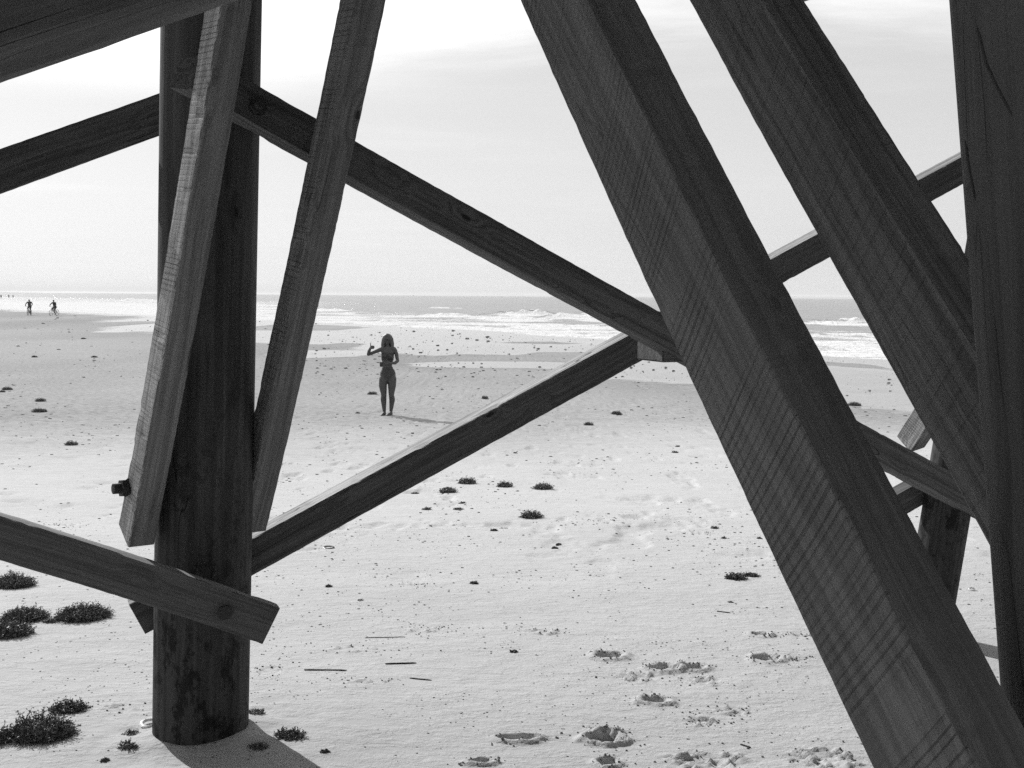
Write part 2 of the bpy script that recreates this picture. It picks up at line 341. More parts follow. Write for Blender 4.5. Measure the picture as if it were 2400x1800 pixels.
def build_ground():
    xs = list(np.arange(-3.2, 3.6, .012)); s = .012; x = xs[-1]; r_ = []
    while x < 6000: s *= 1.045; x += s; r_.append(x)
    s = .012; x = xs[0]; l_ = []
    while x > -6000: s *= 1.045; x -= s; l_.append(x)
    xs = np.array(l_[::-1] + xs + r_)
    ys = [-2000, -600, -200, -80, -30, -12, -6, -3, -1, 0, .8, 1.5, 2.0, 2.4]; y = 2.6
    while y < 90:
        ys.append(y); y += max(.0055, 1.35 * 2.34 * y * y / (2400 * 2.0))
    while y < 9000: ys.append(y); y *= 1.06
    ys = np.array(ys); X, Y = np.meshgrid(xs, ys)
    Z = ground_z(X, Y)
    g = waterline(X) - Y
    wn = fbm(X * .12 + 3, Y * .05, 5, 4); wn2 = fbm(X * .35, Y * .12, 8, 3)
    wet = sm(g, 12, 1) * 1.0 + sm(g, 52, 14) * (sm(wn + .25 * wn2, .44, .56)) * (1 - .8 * sm(-X, 25, 45))
    wet *= sm(Y, 14, 22)
    def blob(cx, cy, rx, ry, a): return a * np.exp(-(((X - cx) / rx) ** 2 + ((Y - cy) / ry) ** 2) ** 2)
    for (px0, px1, py0, py1, a) in WETS:
        A = g0hit(px0, .5 * (py0 + py1)); B = g0hit(px1, .5 * (py0 + py1)); C_ = g0hit(.5 * (px0 + px1), py0); D = g0hit(.5 * (px0 + px1), py1)
        wet += blob((A[0] + B[0]) / 2, (C_[1] + D[1]) / 2, abs(B[0] - A[0]) / 2, abs(C_[1] - D[1]) / 2, a) * (.6 + .8 * wn2)
    wet = np.clip(wet, 0, 1)
    damp = sm(Y + 5 * (wn2 - .45) - .15 * X, 9, 24) * (.55 + .5 * fbm(X * .15, Y * .12, 77, 3) * 1.2)
    damp = np.clip(damp, 0, 1)
    o = np_mesh('sand_beach', np.stack([X, Y, Z], -1).reshape(-1, 3), grid_quads(*X.shape), M_sand, True, {'wet': wet, 'damp': damp})
    tag(o, 'pale sandy beach with damp flats and thin sheets of water', kind='structure')
WETS = [(900, 1500, 806, 832, 1.2), (620, 860, 822, 838, 1.0), (960, 1400, 846, 864, .9), (560, 830, 776, 800, 1.), (1350, 2100, 850, 892, 1.1), (330, 420, 757, 778, 1.0),
        (-200, 350, 712, 733, 1.2), (620, 1450, 776, 800, 1.2), (1400, 1800, 800, 850, 1.2), (620, 1200, 790, 806, .9), (590, 700, 766, 775, -1.4), (700, 860, 778, 785, -1.2), (1240, 1500, 824, 834, -1.2)]
M_sand = sand_material(); build_ground()

# breakers: photo x0, x1, y of the foot, height px
BRK = [(1170, 1300, 738, 13), (1290, 1420, 745, 13), (960, 1130, 740, 11), (1110, 1260, 748, 9), (680, 800, 728, 7), (600, 690, 716, 5), (740, 830, 735, 6),
       (880, 930, 757, 7), (980, 1110, 766, 6), (1240, 1380, 765, 8), (1400, 1560, 752, 9), (1880, 2050, 759, 13), (1860, 2080, 785, 8), (1900, 2060, 800, 6),
       (150, 190, 701, 3), (258, 285, 702, 7), (300, 350, 705, 9), (90, 140, 700, 3), (370, 420, 706, 5), (560, 640, 722, 6), (1430, 1700, 735, 9), (1000, 1080, 722, 3), (-60, 40, 697, 3), (1150, 1350, 785, 4), (1320, 1500, 792, 4)]
def build_sea():
    u = np.concatenate([np.array([-9, -6, -4, -3, -2.2, -1.6, -1.2, -.95, -.75]), np.linspace(-.6, .6, 640), np.array([.75, .95, 1.2, 1.6, 2.2, 3, 4, 6, 9])])
    ys = [-60., -20., 0., 6., 10., 14.]; y = 16.
    while y < 420: ys.append(y); y *= 1.0048
    while y < 14000: ys.append(y); y *= 1.05
    ys = np.array(ys); U, Y = np.meshgrid(u, ys); X = U * np.maximum(Y, 25)
    off = Y - waterline(X)
    Z = np.full(X.shape, SEA); foam = np.zeros(X.shape)
    ramp = sm(off, 1, 40)
    Z += ramp * (.22 * (fbm(X * .05, Y * .11, 41, 3) - .44) + .10 * (fbm(X * .3, Y * .45, 43, 3) - .44)) * (1 - sm(Y, 250, 420))
    fz = fbm(X * .05, Y * .03, 61, 4)
    foam += sm(off, 110, 5) * (.34 + .40 * fz) + .22 * sm(off, 40, 2)
    foam += .75 * sm(-X, 12, 70) * sm(off, 460, 40)
    streak = fbm(X * .06, Y * .22, 66, 4); foam += .45 * sm(off, 150, 15) * sm(streak, .5, .64)
    for j, (a, b_, yb, hp) in enumerate(BRK):
        d = (CZ - SEA) / math.tan(TH - math.atan((900 - (yb - .42 * ((a + b_) / 2 - 1200) / 60)) / F)); cx = ((a + b_) / 2 - 1200) / F * d; L = abs(b_ - a) / F * d / 2 * 1.35; h = hp / F * d * .62
        m = (np.abs(X - cx) < L * 2.2) & (np.abs(Y - d) < 30)
        xx = (X[m] - cx); wig = (fbm(xx * .12, xx * 0 + j, 70 + j, 3) - .44)
        yy = Y[m] - d - wig * 9 + xx * .12
        env = np.exp(-(xx / L) ** 2 * 1.2) * (.15 + 1.0 * vn(xx * .16, xx * 0 + j, 90 + j) + .75 * vn(xx * .55, yy * .2 + j, 60 + j))
        prof = np.where(yy < 0, np.exp(-(yy / 1.1) ** 2), np.exp(-(yy / 4.0) ** 2))
        Z[m] += h * env * prof * (.55 + .9 * vn(xx * 1.3, yy * .8, 7))
        foam[m] += env * (1.0 * sm(yy, -14, -1) * (1 - sm(yy, -.7, .1)) + .55 * np.exp(-((yy - .6) / 1.0) ** 2) - .85 * np.exp(-((yy + .35) / .7) ** 2) * vn(xx * .5, xx * 0, 5 + j))
    o = np_mesh('sea', np.stack([X, Y, Z], -1).reshape(-1, 3), grid_quads(*X.shape), sea_material(), True, {'foam': np.clip(foam, 0, 1.5)})
    tag(o, 'grey sea with rows of foamy breakers', kind='structure')
build_sea()
# low far coast at the left
def far_coast():
    V = []; Fc = []; n = 90
    for i in range(n):
        t = i / (n - 1); x = -9000 + t * 6500; y = 6200 - 900 * t; e = math.sin(math.pi * min(1, (1 - t) * 4.0 + .0) / 2)
        h = (14 + 16 * float(fbm(t * 9, 0.3, 4, 4))) * e
        V += [(x, y - 60, SEA - 2), (x, y, SEA + h), (x, y + 400, SEA + h * .9), (x, y + 500, SEA - 2)]
    for i in range(n - 1):
        for k in range(3): Fc.append((i * 4 + k, i * 4 + 4 + k, i * 4 + 5 + k, i * 4 + k + 1))
    tag(mesh_obj('hills', V, Fc, plain('far_land', .34, .9, .3, .01), smooth=True), 'low coast far away on the horizon', kind='structure')
far_coast()

# ------------------------------------------------------------------ the pier
BEAMS = {
 'pair_left': dict(A0=(-1.2787, 3.3599, 0.7444), A1=(-0.8176, 2.9261, 2.3831), eb=(0.7569, 0.6523, -0.0403), ec=(-0.5985, 0.7166, 0.3581), w=(0.09, 0.1057), bow=(0.0054, -0.0041)),
 'pair_right': dict(A0=[-0.9029, 3.5803, 0.9731], A1=[-0.4712, 3.1409, 2.4663], eb=[0.7551, 0.6551, -0.0255], ec=[-0.5987, 0.7048, 0.3805], w=(0.1001, 0.0964), bow=(0.004, 0)),
 'long_back': dict(A0=(-0.9681, 3.736, 0.682), A1=(2.1957, 5.1628, 2.276), eb=(0.3554, 0.2253, -0.9071), ec=(-0.4329, 0.8998, 0.0539), w=(0.1296, 0.0883), bow=(-0.004, -0.0074)),
 'long_front': dict(A0=(-0.8821, 3.3108, 2.1582), A1=(2.1096, 4.6933, 0.6262), eb=(0.333, 0.278, 0.901), ec=(-0.4599, 0.8821, -0.1022), w=(0.1224, 0.0862), bow=(-0.0048, 0.0145)),
 'near_brace': dict(A0=(0.6121, 1.2924, 0.9788), A1=(0.1438, 2.043, 2.1631), eb=(-0.3896, 0.7004, -0.598), ec=(0.8648, 0.5016, 0.0241), w=(0.1771, 0.1248), bow=(-0.0003, -0.0074)),
 'far_twin': dict(A0=(0.8737, 1.9502, 1.5084), A1=(0.5988, 2.5411, 2.3056), eb=(-0.3217, 0.7042, -0.6329), ec=(0.9084, 0.418, 0.0034), w=(0.1952, 0.1415), bow=(0.0029, 0.0014)),
 'low_left': dict(A0=(-1.5572, 3.0732, 0.9117), A1=(-0.7659, 3.3251, 0.5505), eb=(-0.3422, -0.2311, -0.9107), ec=(-0.3455, 0.9323, -0.1068), w=(0.1266, 0.0897), bow=(-0.0079, -0.0091)),
 'rail_back': dict(A0=(-1.7556, 3.5549, 2.0786), A1=(-1.3048, 3.8142, 2.3145), eb=(0.3358, 0.2438, -0.9098), ec=(-0.5138, 0.857, 0.0399), w=(0.1369, 0.0695), bow=(0, 0)),
}
_a0 = P(0, 108, 1.5); _a1 = P(325, 0, 1.585); _u = (_a1 - _a0) / np.linalg.norm(_a1 - _a0)
_eb = np.array([0, 0.25, 1.]) - (np.array([0, 0.25, 1.]) @ _u) * _u; _eb /= np.linalg.norm(_eb)
_ec = np.cross(_u, _eb); _ec = _ec if _ec[1] > 0 else -_ec
BEAMS['top_left'] = dict(A0=_a0, A1=_a1, eb=_eb, ec=_ec, w=(.19, .125), bow=(0, 0))

pier = empty('wooden_pier', (0, 2.5, 0))
tag(pier, 'weathered timber pier substructure of round piles and bolted diagonal braces framing the beach', 'pier')
PO = Vector((0, 2.5, 0))
def beam(key, name, mat, s0, s1, label=None, cut0=(0, 0), cut1=(0, 0), seg=180, rough=.0010):
    B = BEAMS[key]; A0 = Vector(B['A0']); A1 = Vector(B['A1']); U = (A1 - A0); L = U.length; U.normalize()
    eb = Vector(B['eb']); eb = (eb - U * eb.dot(U)).normalized(); Wv = U.cross(eb); sg = 1 if Wv.dot(Vector(B['ec'])) > 0 else -1
    wb, wc = B['w']; r = .0035; sec = [(r, 0), (wb * .5, 0), (wb - r, 0), (wb, r), (wb, wc * .5), (wb, wc - r), (wb - r, wc), (wb * .5, wc), (r, wc), (0, wc - r), (0, wc * .5), (0, r)]
    V = []; n = len(sec); rnd = random.Random(hash(key) % 1000 if False else sum(map(ord, key)))
    pn = [rnd.random() * 50 for _ in range(n)]
    for i in range(seg + 1):
        f = i / seg; s = s0 + (s1 - s0) * f; t = max(-.2, min(1.2, s / L)); k = 4 * t * (1 - t)
        for j, (y, z) in enumerate(sec):
            cut = (cut0[0] * y / wb + cut0[1] * z / wc) * max(0, 1 - (s - s0) / .25) + (cut1[0] * y / wb + cut1[1] * z / wc) * max(0, 1 - (s1 - s) / .25)
            e = (float(fbm(s * 5 + pn[j], j * 3.3, 5, 2)) - .37) * rough * 2.4 + (float(vn(s * 55 + pn[j], j * 2.3, 15)) - .5) * .0014
            yy = y + B['bow'][0] * k + e * (1 if y > wb / 2 else -1) * (0 if abs(y - wb / 2) < 1e-4 else 1); zz = z + B['bow'][1] * k + e * (1 if z > wc / 2 else -1) * (0 if abs(z - wc / 2) < 1e-4 else 1)
            if float(vn(s * 17 + pn[j] * 3, j * 5.1, 9)) > .88: yy += .0025 * (1 if y < wb / 2 else -1); zz += .002 * (1 if z < wc / 2 else -1)
            V.append((s + cut, yy, sg * zz))
    Fc = []
    for i in range(seg):
        for j in range(n):
            q = (i * n + j, i * n + (j + 1) % n, (i + 1) * n + (j + 1) % n, (i + 1) * n + j); Fc.append(q if sg > 0 else q[::-1])
    e0 = tuple(range(n))[::-1]; e1 = tuple(range(seg * n, seg * n + n)); Fc += [e0 if sg > 0 else e0[::-1], e1 if sg > 0 else e1[::-1]]
    o = mesh_obj(name, V, Fc, mat, pier)
    Mx = Matrix(((U.x, eb.x, Wv.x, A0.x), (U.y, eb.y, Wv.y, A0.y), (U.z, eb.z, Wv.z, A0.z), (0, 0, 0, 1)))
    o.matrix_parent_inverse = Matrix.Identity(4); o.matrix_local = Matrix.Translation(-PO) @ Mx
    if label: o['label'] = label
    o['_f'] = 0; del o['_f']
    return o, Mx, sg
def bolt(parent, Mx, pos, nrm, r=.016, ln=.05, wr=.036):
    """washer and bolt end on a face, in the parent's own frame"""
    p = Vector(pos); n = Vector(nrm).normalized()
    w = tube([p, p + n * .005], wr, 4 if wr > .03 else 16)
    ow = mesh_obj('washer', *w, M_iron, parent)
    b1 = tube([p - n * .01, p + n * ln * .98, p + n * ln], [r, r, r * .8], 14); nut = tube([p + n * .005, p + n * .022], r * 1.75, 6)
    mesh_obj('bolt', *(join(b1, nut)), M_iron, parent)
def pile(bot, top, rb, rt, mat, seed, label=None, n=48, seg=70, parent=pier):
    b0 = Vector(bot); t0 = Vector(top); U = (t0 - b0); L = U.length; U.normalize(); X = Vector((0, -1, 0)); X = (X - U * X.dot(U)).normalized(); Y = U.cross(X)
    V = []
    for i in range(seg + 1):
        f = i / seg; r = rb + (rt - rb) * f
        for k in range(n):
            q = 2 * math.pi * k / n
            d = r * (1 + .035 * (float(fbm(math.cos(q) * 1.1 + seed, math.sin(q) * 1.1 + f * L * .25, seed, 3)) - .44) + .006 * (float(vn(k * .9, f * L * 1.1, seed + 3)) - .5))
            V.append((f * L, math.cos(q) * d, math.sin(q) * d))
    Fc = [(i * n + k, i * n + (k + 1) % n, (i + 1) * n + (k + 1) % n, (i + 1) * n + k) for i in range(seg) for k in range(n)]
    Fc += [tuple(range(n))[::-1], tuple(range(seg * n, seg * n + n))]
    o = mesh_obj('pile', V, Fc, mat, parent, smooth=True)
    o.matrix_parent_inverse = Matrix.Identity(4)
    o.matrix_local = Matrix.Translation(-PO) @ Matrix(((U.x, X.x, Y.x, b0.x), (U.y, X.y, Y.y, b0.y), (U.z, X.z, Y.z, b0.z), (0, 0, 0, 1)))
    if label: o['label'] = label
    return o
M_iron = plain('rusted_iron', .03, .75, .5, 60)
ALB = .12
M_a = wood('timber_saw_marked', ALB * 1.32, 1, saw=1.0, contrast=.3, knots=.5, cracks=.2)
M_b = wood('timber_grained', ALB * 1.12, 2, contrast=.5, grain=.8, saw=.45, sawfreq=14, cracks=.35)
M_c = wood('timber_light', ALB * 1.3, 3, saw=.6, sawfreq=34, sawc=(5., 1.0), sawface='y', lit_face=1.7)
M_h = wood('timber_mid', ALB * 1.15, 13, saw=.4, sawfreq=30, sawc=(5., 1.0), sawface='y', lit_face=.4)
M_d = wood('timber_dark', ALB * .8, 4, contrast=.55)
M_g = wood('timber_dusted_lit', ALB * .62, 14, contrast=.5, lit_face=4.0)
M_e = wood('timber_low', ALB * .82, 5, contrast=.5, lit_face=1.2)
M_f = wood('timber_top', ALB * 1.0, 6, grain=.22, contrast=.6)
M_p = wood('pile_wood', ALB * .52, 8, grain=.7, contrast=.5, wet=(1.0, 2.6, 1.6), knots=.8, blotch=1.6)
M_q = wood('pile_wood_tall', ALB * .78, 9, grain=.5, contrast=.45, knots=1.4, blotch=1.2)
Z1 = 3.25
pA = pile((-1.143, 3.579, -.8), (-1.001, 3.565, 3.3), .166, .166, M_p, 3, 'thick round pile standing in the sand with a dark stained foot')
pR = pile((1.075, 1.503, -.6), (.573, 1.441, 3.3), .127, .123, M_q, 5, 'near round pile at the right edge with cracks and a knot')
pC = pile((1.99, 4.975, -.7), (2.358, 4.70, 3.3), .112, .105, M_p, 7, 'leaning pile seen low between the big right braces')
pile((-4.25, 2.3, -.4), (-4.2, 2.25, 3.3), .17, .17, M_p, 9); pile((-2.2, .1, -.3), (-2.2, .1, 3.3), .15, .15, M_p, 11); pile((4.3, 2.9, -.4), (4.3, 2.9, 3.3), .15, .15, M_p, 13)  # piles out of view; the last one added for its shading
b1, mx1, s1g = beam('pair_left', 'diagonal_brace', M_c, 0.0, 1.757 * 1.52, 'leaning brace with a sawn side coloured as if lit and a bolt near its foot', cut0=(0, .03))
bolt(b1, mx1, (.18, 0, s1g * .085), (0, -1, 0), .0175, .048, .036)
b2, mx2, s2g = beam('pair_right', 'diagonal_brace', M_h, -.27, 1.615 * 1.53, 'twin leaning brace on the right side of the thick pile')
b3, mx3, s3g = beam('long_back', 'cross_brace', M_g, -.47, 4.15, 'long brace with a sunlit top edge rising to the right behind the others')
b4, mx4, s4g = beam('long_front', 'cross_brace', M_d, -.15, 3.86, 'long brace running down to the right in front of the thick pile', cut0=(0, -.06))
b5, mx5, s5g = beam('near_brace', 'diagonal_brace', M_a, -.55, 1.478 * 1.9, 'broad near brace with curved saw marks on its left face', seg=140)
b6, mx6, s6g = beam('far_twin', 'diagonal_brace', M_b, -.84, 1.03 * 2.2, 'second broad brace with wavy grain leaning beside the near one', seg=120)
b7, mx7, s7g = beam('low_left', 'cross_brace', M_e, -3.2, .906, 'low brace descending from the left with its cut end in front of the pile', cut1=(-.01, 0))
b8, mx8, s8g = beam('rail_back', 'cross_brace', M_d, -3.0, .95, 'brace rising from the left edge to behind the thick pile')
b9, mx9, s9g = beam('top_left', 'cross_brace', M_f, -1.6, 1.5, 'near brace with swirling grain across the top left corner', seg=120)
# bolt heads
def face_bolt(par, s, y, zsg, r=.014, ln=.03, wr=.036, side=(0, 0)):
    bolt(par, None, (s, y, zsg), side, r, ln, wr)
wb = BEAMS['low_left']['w']
bolt(b7, None, (.74, wb[0] * .52, 0), (0, 0, -s7g), .014, .012, .024)
bolt(b4, None, (.05, BEAMS['long_front']['w'][0] * .45, 0), (0, 0, -s4g), .015, .05, .028)
for pts in (((.745, .010), (.722, .030), (.70, .055), (.715, .08), (.735, .112)),):
    mesh_obj('crack', *tube([(a_, b_, -s7g * .0006) for a_, b_ in pts], .0016, 6), M_iron, b7)
# spacer between the two crossing braces
c = P(1528, 822, 4.02)
def framebox(name, c, ax, size, mat, label=None):
    e = Vector(ax).normalized(); up = Vector((0, 0, 1)); w_ = e.cross(up).normalized(); up = w_.cross(e)
    M_ = Matrix(((e.x, w_.x, up.x, c[0]), (e.y, w_.y, up.y, c[1]), (e.z, w_.z, up.z, c[2]), (0, 0, 0, 1)))
    r = .006
    bm = bmesh.new(); bmesh.ops.create_cube(bm, size=1); bmesh.ops.scale(bm, vec=size, verts=bm.verts); bmesh.ops.bevel(bm, geom=bm.edges[:], offset=r, segments=2, affect='EDGES')
    me = bpy.data.meshes.new(name); bm.to_mesh(me); bm.free(); me.materials.append(mat); o = bpy.data.objects.new(name, me); COL.objects.link(o); o.parent = pier
    o.matrix_local = Matrix.Translation(-PO) @ M_
    if label: o['label'] = label
    return o
framebox('spacer_block', P(1520, 798, 4.22) + np.array([.063, -.049, .02]), (.912, .41, 0.0), (.15, .20, .20), M_e, 'square block bolted between the two crossing braces')
# end of a lower brace fixed beside the leaning pile, and a dark stub behind it
BEAMS['stub'] = dict(A0=P(2134, 1060, 4.75), A1=P(2200, 960, 4.45), eb=(.80, .30, .3), ec=(-.35, .9, .1), w=(.10, .10), bow=(0, 0))
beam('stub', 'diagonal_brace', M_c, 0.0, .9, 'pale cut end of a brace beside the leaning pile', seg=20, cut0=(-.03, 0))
BEAMS['stub2'] = dict(A0=P(2098, 1163, 4.9), A1=P(2150, 1134, 4.95), eb=(.3, .2, -.9), ec=(-.4, .9, .1), w=(.12, .08), bow=(0, 0))
beam('stub2', 'cross_brace', M_d, -.25, .25, 'dark lower brace running in behind the leaning pile', seg=20)
# deck over the photographer: cap beams, joists and boards (unseen above the frame, its overhang shaped to shade the timber)
E1 = Vector((.92, .39, 0)).normalized(); E2 = Vector((.5, -.866, 0)).normalized()
def slab(name, corners, z0, z1, mat):
    V = [(x, y, z0) for x, y in corners] + [(x, y, z1) for x, y in corners]; n = len(corners)
    Fc = [tuple(range(n))[::-1], tuple(range(n, 2 * n))] + [(i, (i + 1) % n, n + (i + 1) % n, n + i) for i in range(n)]
    o = mesh_obj(name, [Vector(v) - PO for v in V], Fc, mat, pier); return o
def strip(name, a, d, ln, w, z0, z1, mat):
    d = d.normalized(); s = Vector((-d.y, d.x, 0)) * w / 2; b = a + d * ln
    return slab(name, [(a + s).to_tuple()[:2], (b + s).to_tuple()[:2], (b - s).to_tuple()[:2], (a - s).to_tuple()[:2]][::-1], z0, z1, mat)
for q in (-1, 0, 1):
    a = Vector((-1.02, 3.56, 0)) + E1 * 3.4 * q - E2 * 1.45
    strip('cap_beam', a, E2, 10.0, .2, 3.25, 3.5, M_d)
for q in range(12): strip('joist', Vector((-1.02, 3.56, 0)) - E1 * 7 + E2 * (-1.42 + q * .82), E1, 15.0, .08, 3.503, 3.65, M_d)
for q in range(60): strip('deck_board', Vector((-1.02, 3.56, 0)) - E1 * 7.2 + E1 * (q * .26) - E2 * 1.5, E2, 10.4, .252, 3.653, 3.69, M_d)

# ------------------------------------------------------------------ people
def hull_points(p0, r0, p1, r1, sx=1, sy=1):
    pts = []
    for p, r in ((p0, r0), (p1, r1)):
        for i in range(7):
            th = math.pi * i / 6
            for k in range(12 if 0 < i < 6 else 1):
                ph = 2 * math.pi * k / 12; pts.append((p[0] + r * math.sin(th) * math.cos(ph) * sx, p[1] + r * math.sin(th) * math.sin(ph) * sy, p[2] + r * math.cos(th)))
    return pts
def body_mesh(name, caps, voxel, mat, parent=None, smooth_it=4):
    bm = bmesh.new()
    for c_ in caps:
        b2 = bmesh.new()
        for p in hull_points(*c_): b2.verts.new(p)
        r_ = bmesh.ops.convex_hull(b2, input=b2.verts[:])
        bmesh.ops.delete(b2, geom=[v for v in b2.verts if not v.link_faces], context='VERTS')
        bmesh.ops.recalc_face_normals(b2, faces=b2.faces[:])
        tmp = bpy.data.meshes.new('t'); b2.to_mesh(tmp); b2.free(); bm.from_mesh(tmp); bpy.data.meshes.remove(tmp)
    me = bpy.data.meshes.new(name); bm.to_mesh(me); bm.free()
    o = bpy.data.objects.new('tmp_' + name, me); COL.objects.link(o)
    rm = o.modifiers.new('r', 'REMESH'); rm.mode = 'VOXEL'; rm.voxel_size = voxel; rm.use_smooth_shade = True
    s_ = o.modifiers.new('s', 'SMOOTH'); s_.factor = .5; s_.iterations = smooth_it
    dg = bpy.context.evaluated_depsgraph_get(); m2 = bpy.data.meshes.new_from_object(o.evaluated_get(dg)); bpy.data.objects.remove(o)
    m2.name = name; m2.materials.clear(); m2.materials.append(mat); m2.polygons.foreach_set('use_smooth', [True] * len(m2.polygons))
    ob = bpy.data.objects.new(name, m2); COL.objects.link(ob)
    if parent: ob.parent = parent
    return ob
def garment(name, body, pred, off, mat, thick=.004):
    me = body.data; n = len(me.vertices); co = np.empty(n * 3, np.float32); me.vertices.foreach_get('co', co); co = co.reshape(-1, 3)
    keep = []; used = {}
    V = []; Fc = []
    for p in me.polygons:
        if pred(*p.center):
            f = []
            for i in p.vertices:
                if i not in used: used[i] = len(V); v = me.vertices[i]; V.append(v.co + v.normal * off)
                f.append(used[i])
            Fc.append(tuple(f))
    o = mesh_obj(name, V, Fc, mat, body, smooth=True)
    s_ = o.modifiers.new('s', 'SOLIDIFY'); s_.thickness = thick; s_.offset = -1
    return o
M_skin = plain('skin', .045, .55, .1, 12); M_swim = plain('dark_swimwear', .022, .6, .2, 80); M_hair = plain('hair', .05, .5, .5, 90)
M_cloth = plain('dark_clothes', .03, .8, .3, 20); M_black = plain('black_plastic', .012, .35, .2, 50)

def hand(caps, wrist, dirv, palmn, s=1.0, curl=1.0, thumb=(0, 0, 1), side=(1, 0, 0)):
    w = Vector(wrist); d = Vector(dirv).normalized(); n = Vector(palmn).normalized(); sd_ = Vector(side).normalized()
    kn = w + d * .075 * s
    for k, (o_, l) in enumerate(((-.028, .9), (-.009, 1.0), (.010, .95), (.028, .75))):
        base = kn + sd_ * o_ * s
        caps.append((tuple(w + sd_ * o_ * .5 * s), .014 * s, tuple(base), .011 * s))
        m1 = base + (d * (1 - curl * .75) + n * curl * .8).normalized() * .04 * l * s
        m2 = m1 + (d * (.6 - curl * 1.1) + n * (.5 + .2 * curl)).normalized() * .028 * l * s
        m3 = m2 + (d * (.4 - curl * 1.2) + n * .2).normalized() * .020 * l * s
        caps.append((tuple(base), .0095 * s, tuple(m1), .0085 * s)); caps.append((tuple(m1), .0085 * s, tuple(m2), .008 * s)); caps.append((tuple(m2), .008 * s, tuple(m3), .007 * s))
    t = Vector(thumb).normalized(); tb = w + d * .03 * s - sd_ * .03 * s
    caps.append((tuple(w + d * .01 * s - sd_ * .012 * s), .014 * s, tuple(tb + t * .012), .011 * s)); caps.append((tuple(tb + t * .01), .011 * s, tuple(tb + t * .045 * s), .010 * s)); caps.append((tuple(tb + t * .045 * s), .010 * s, tuple(tb + t * .075 * s), .008 * s))

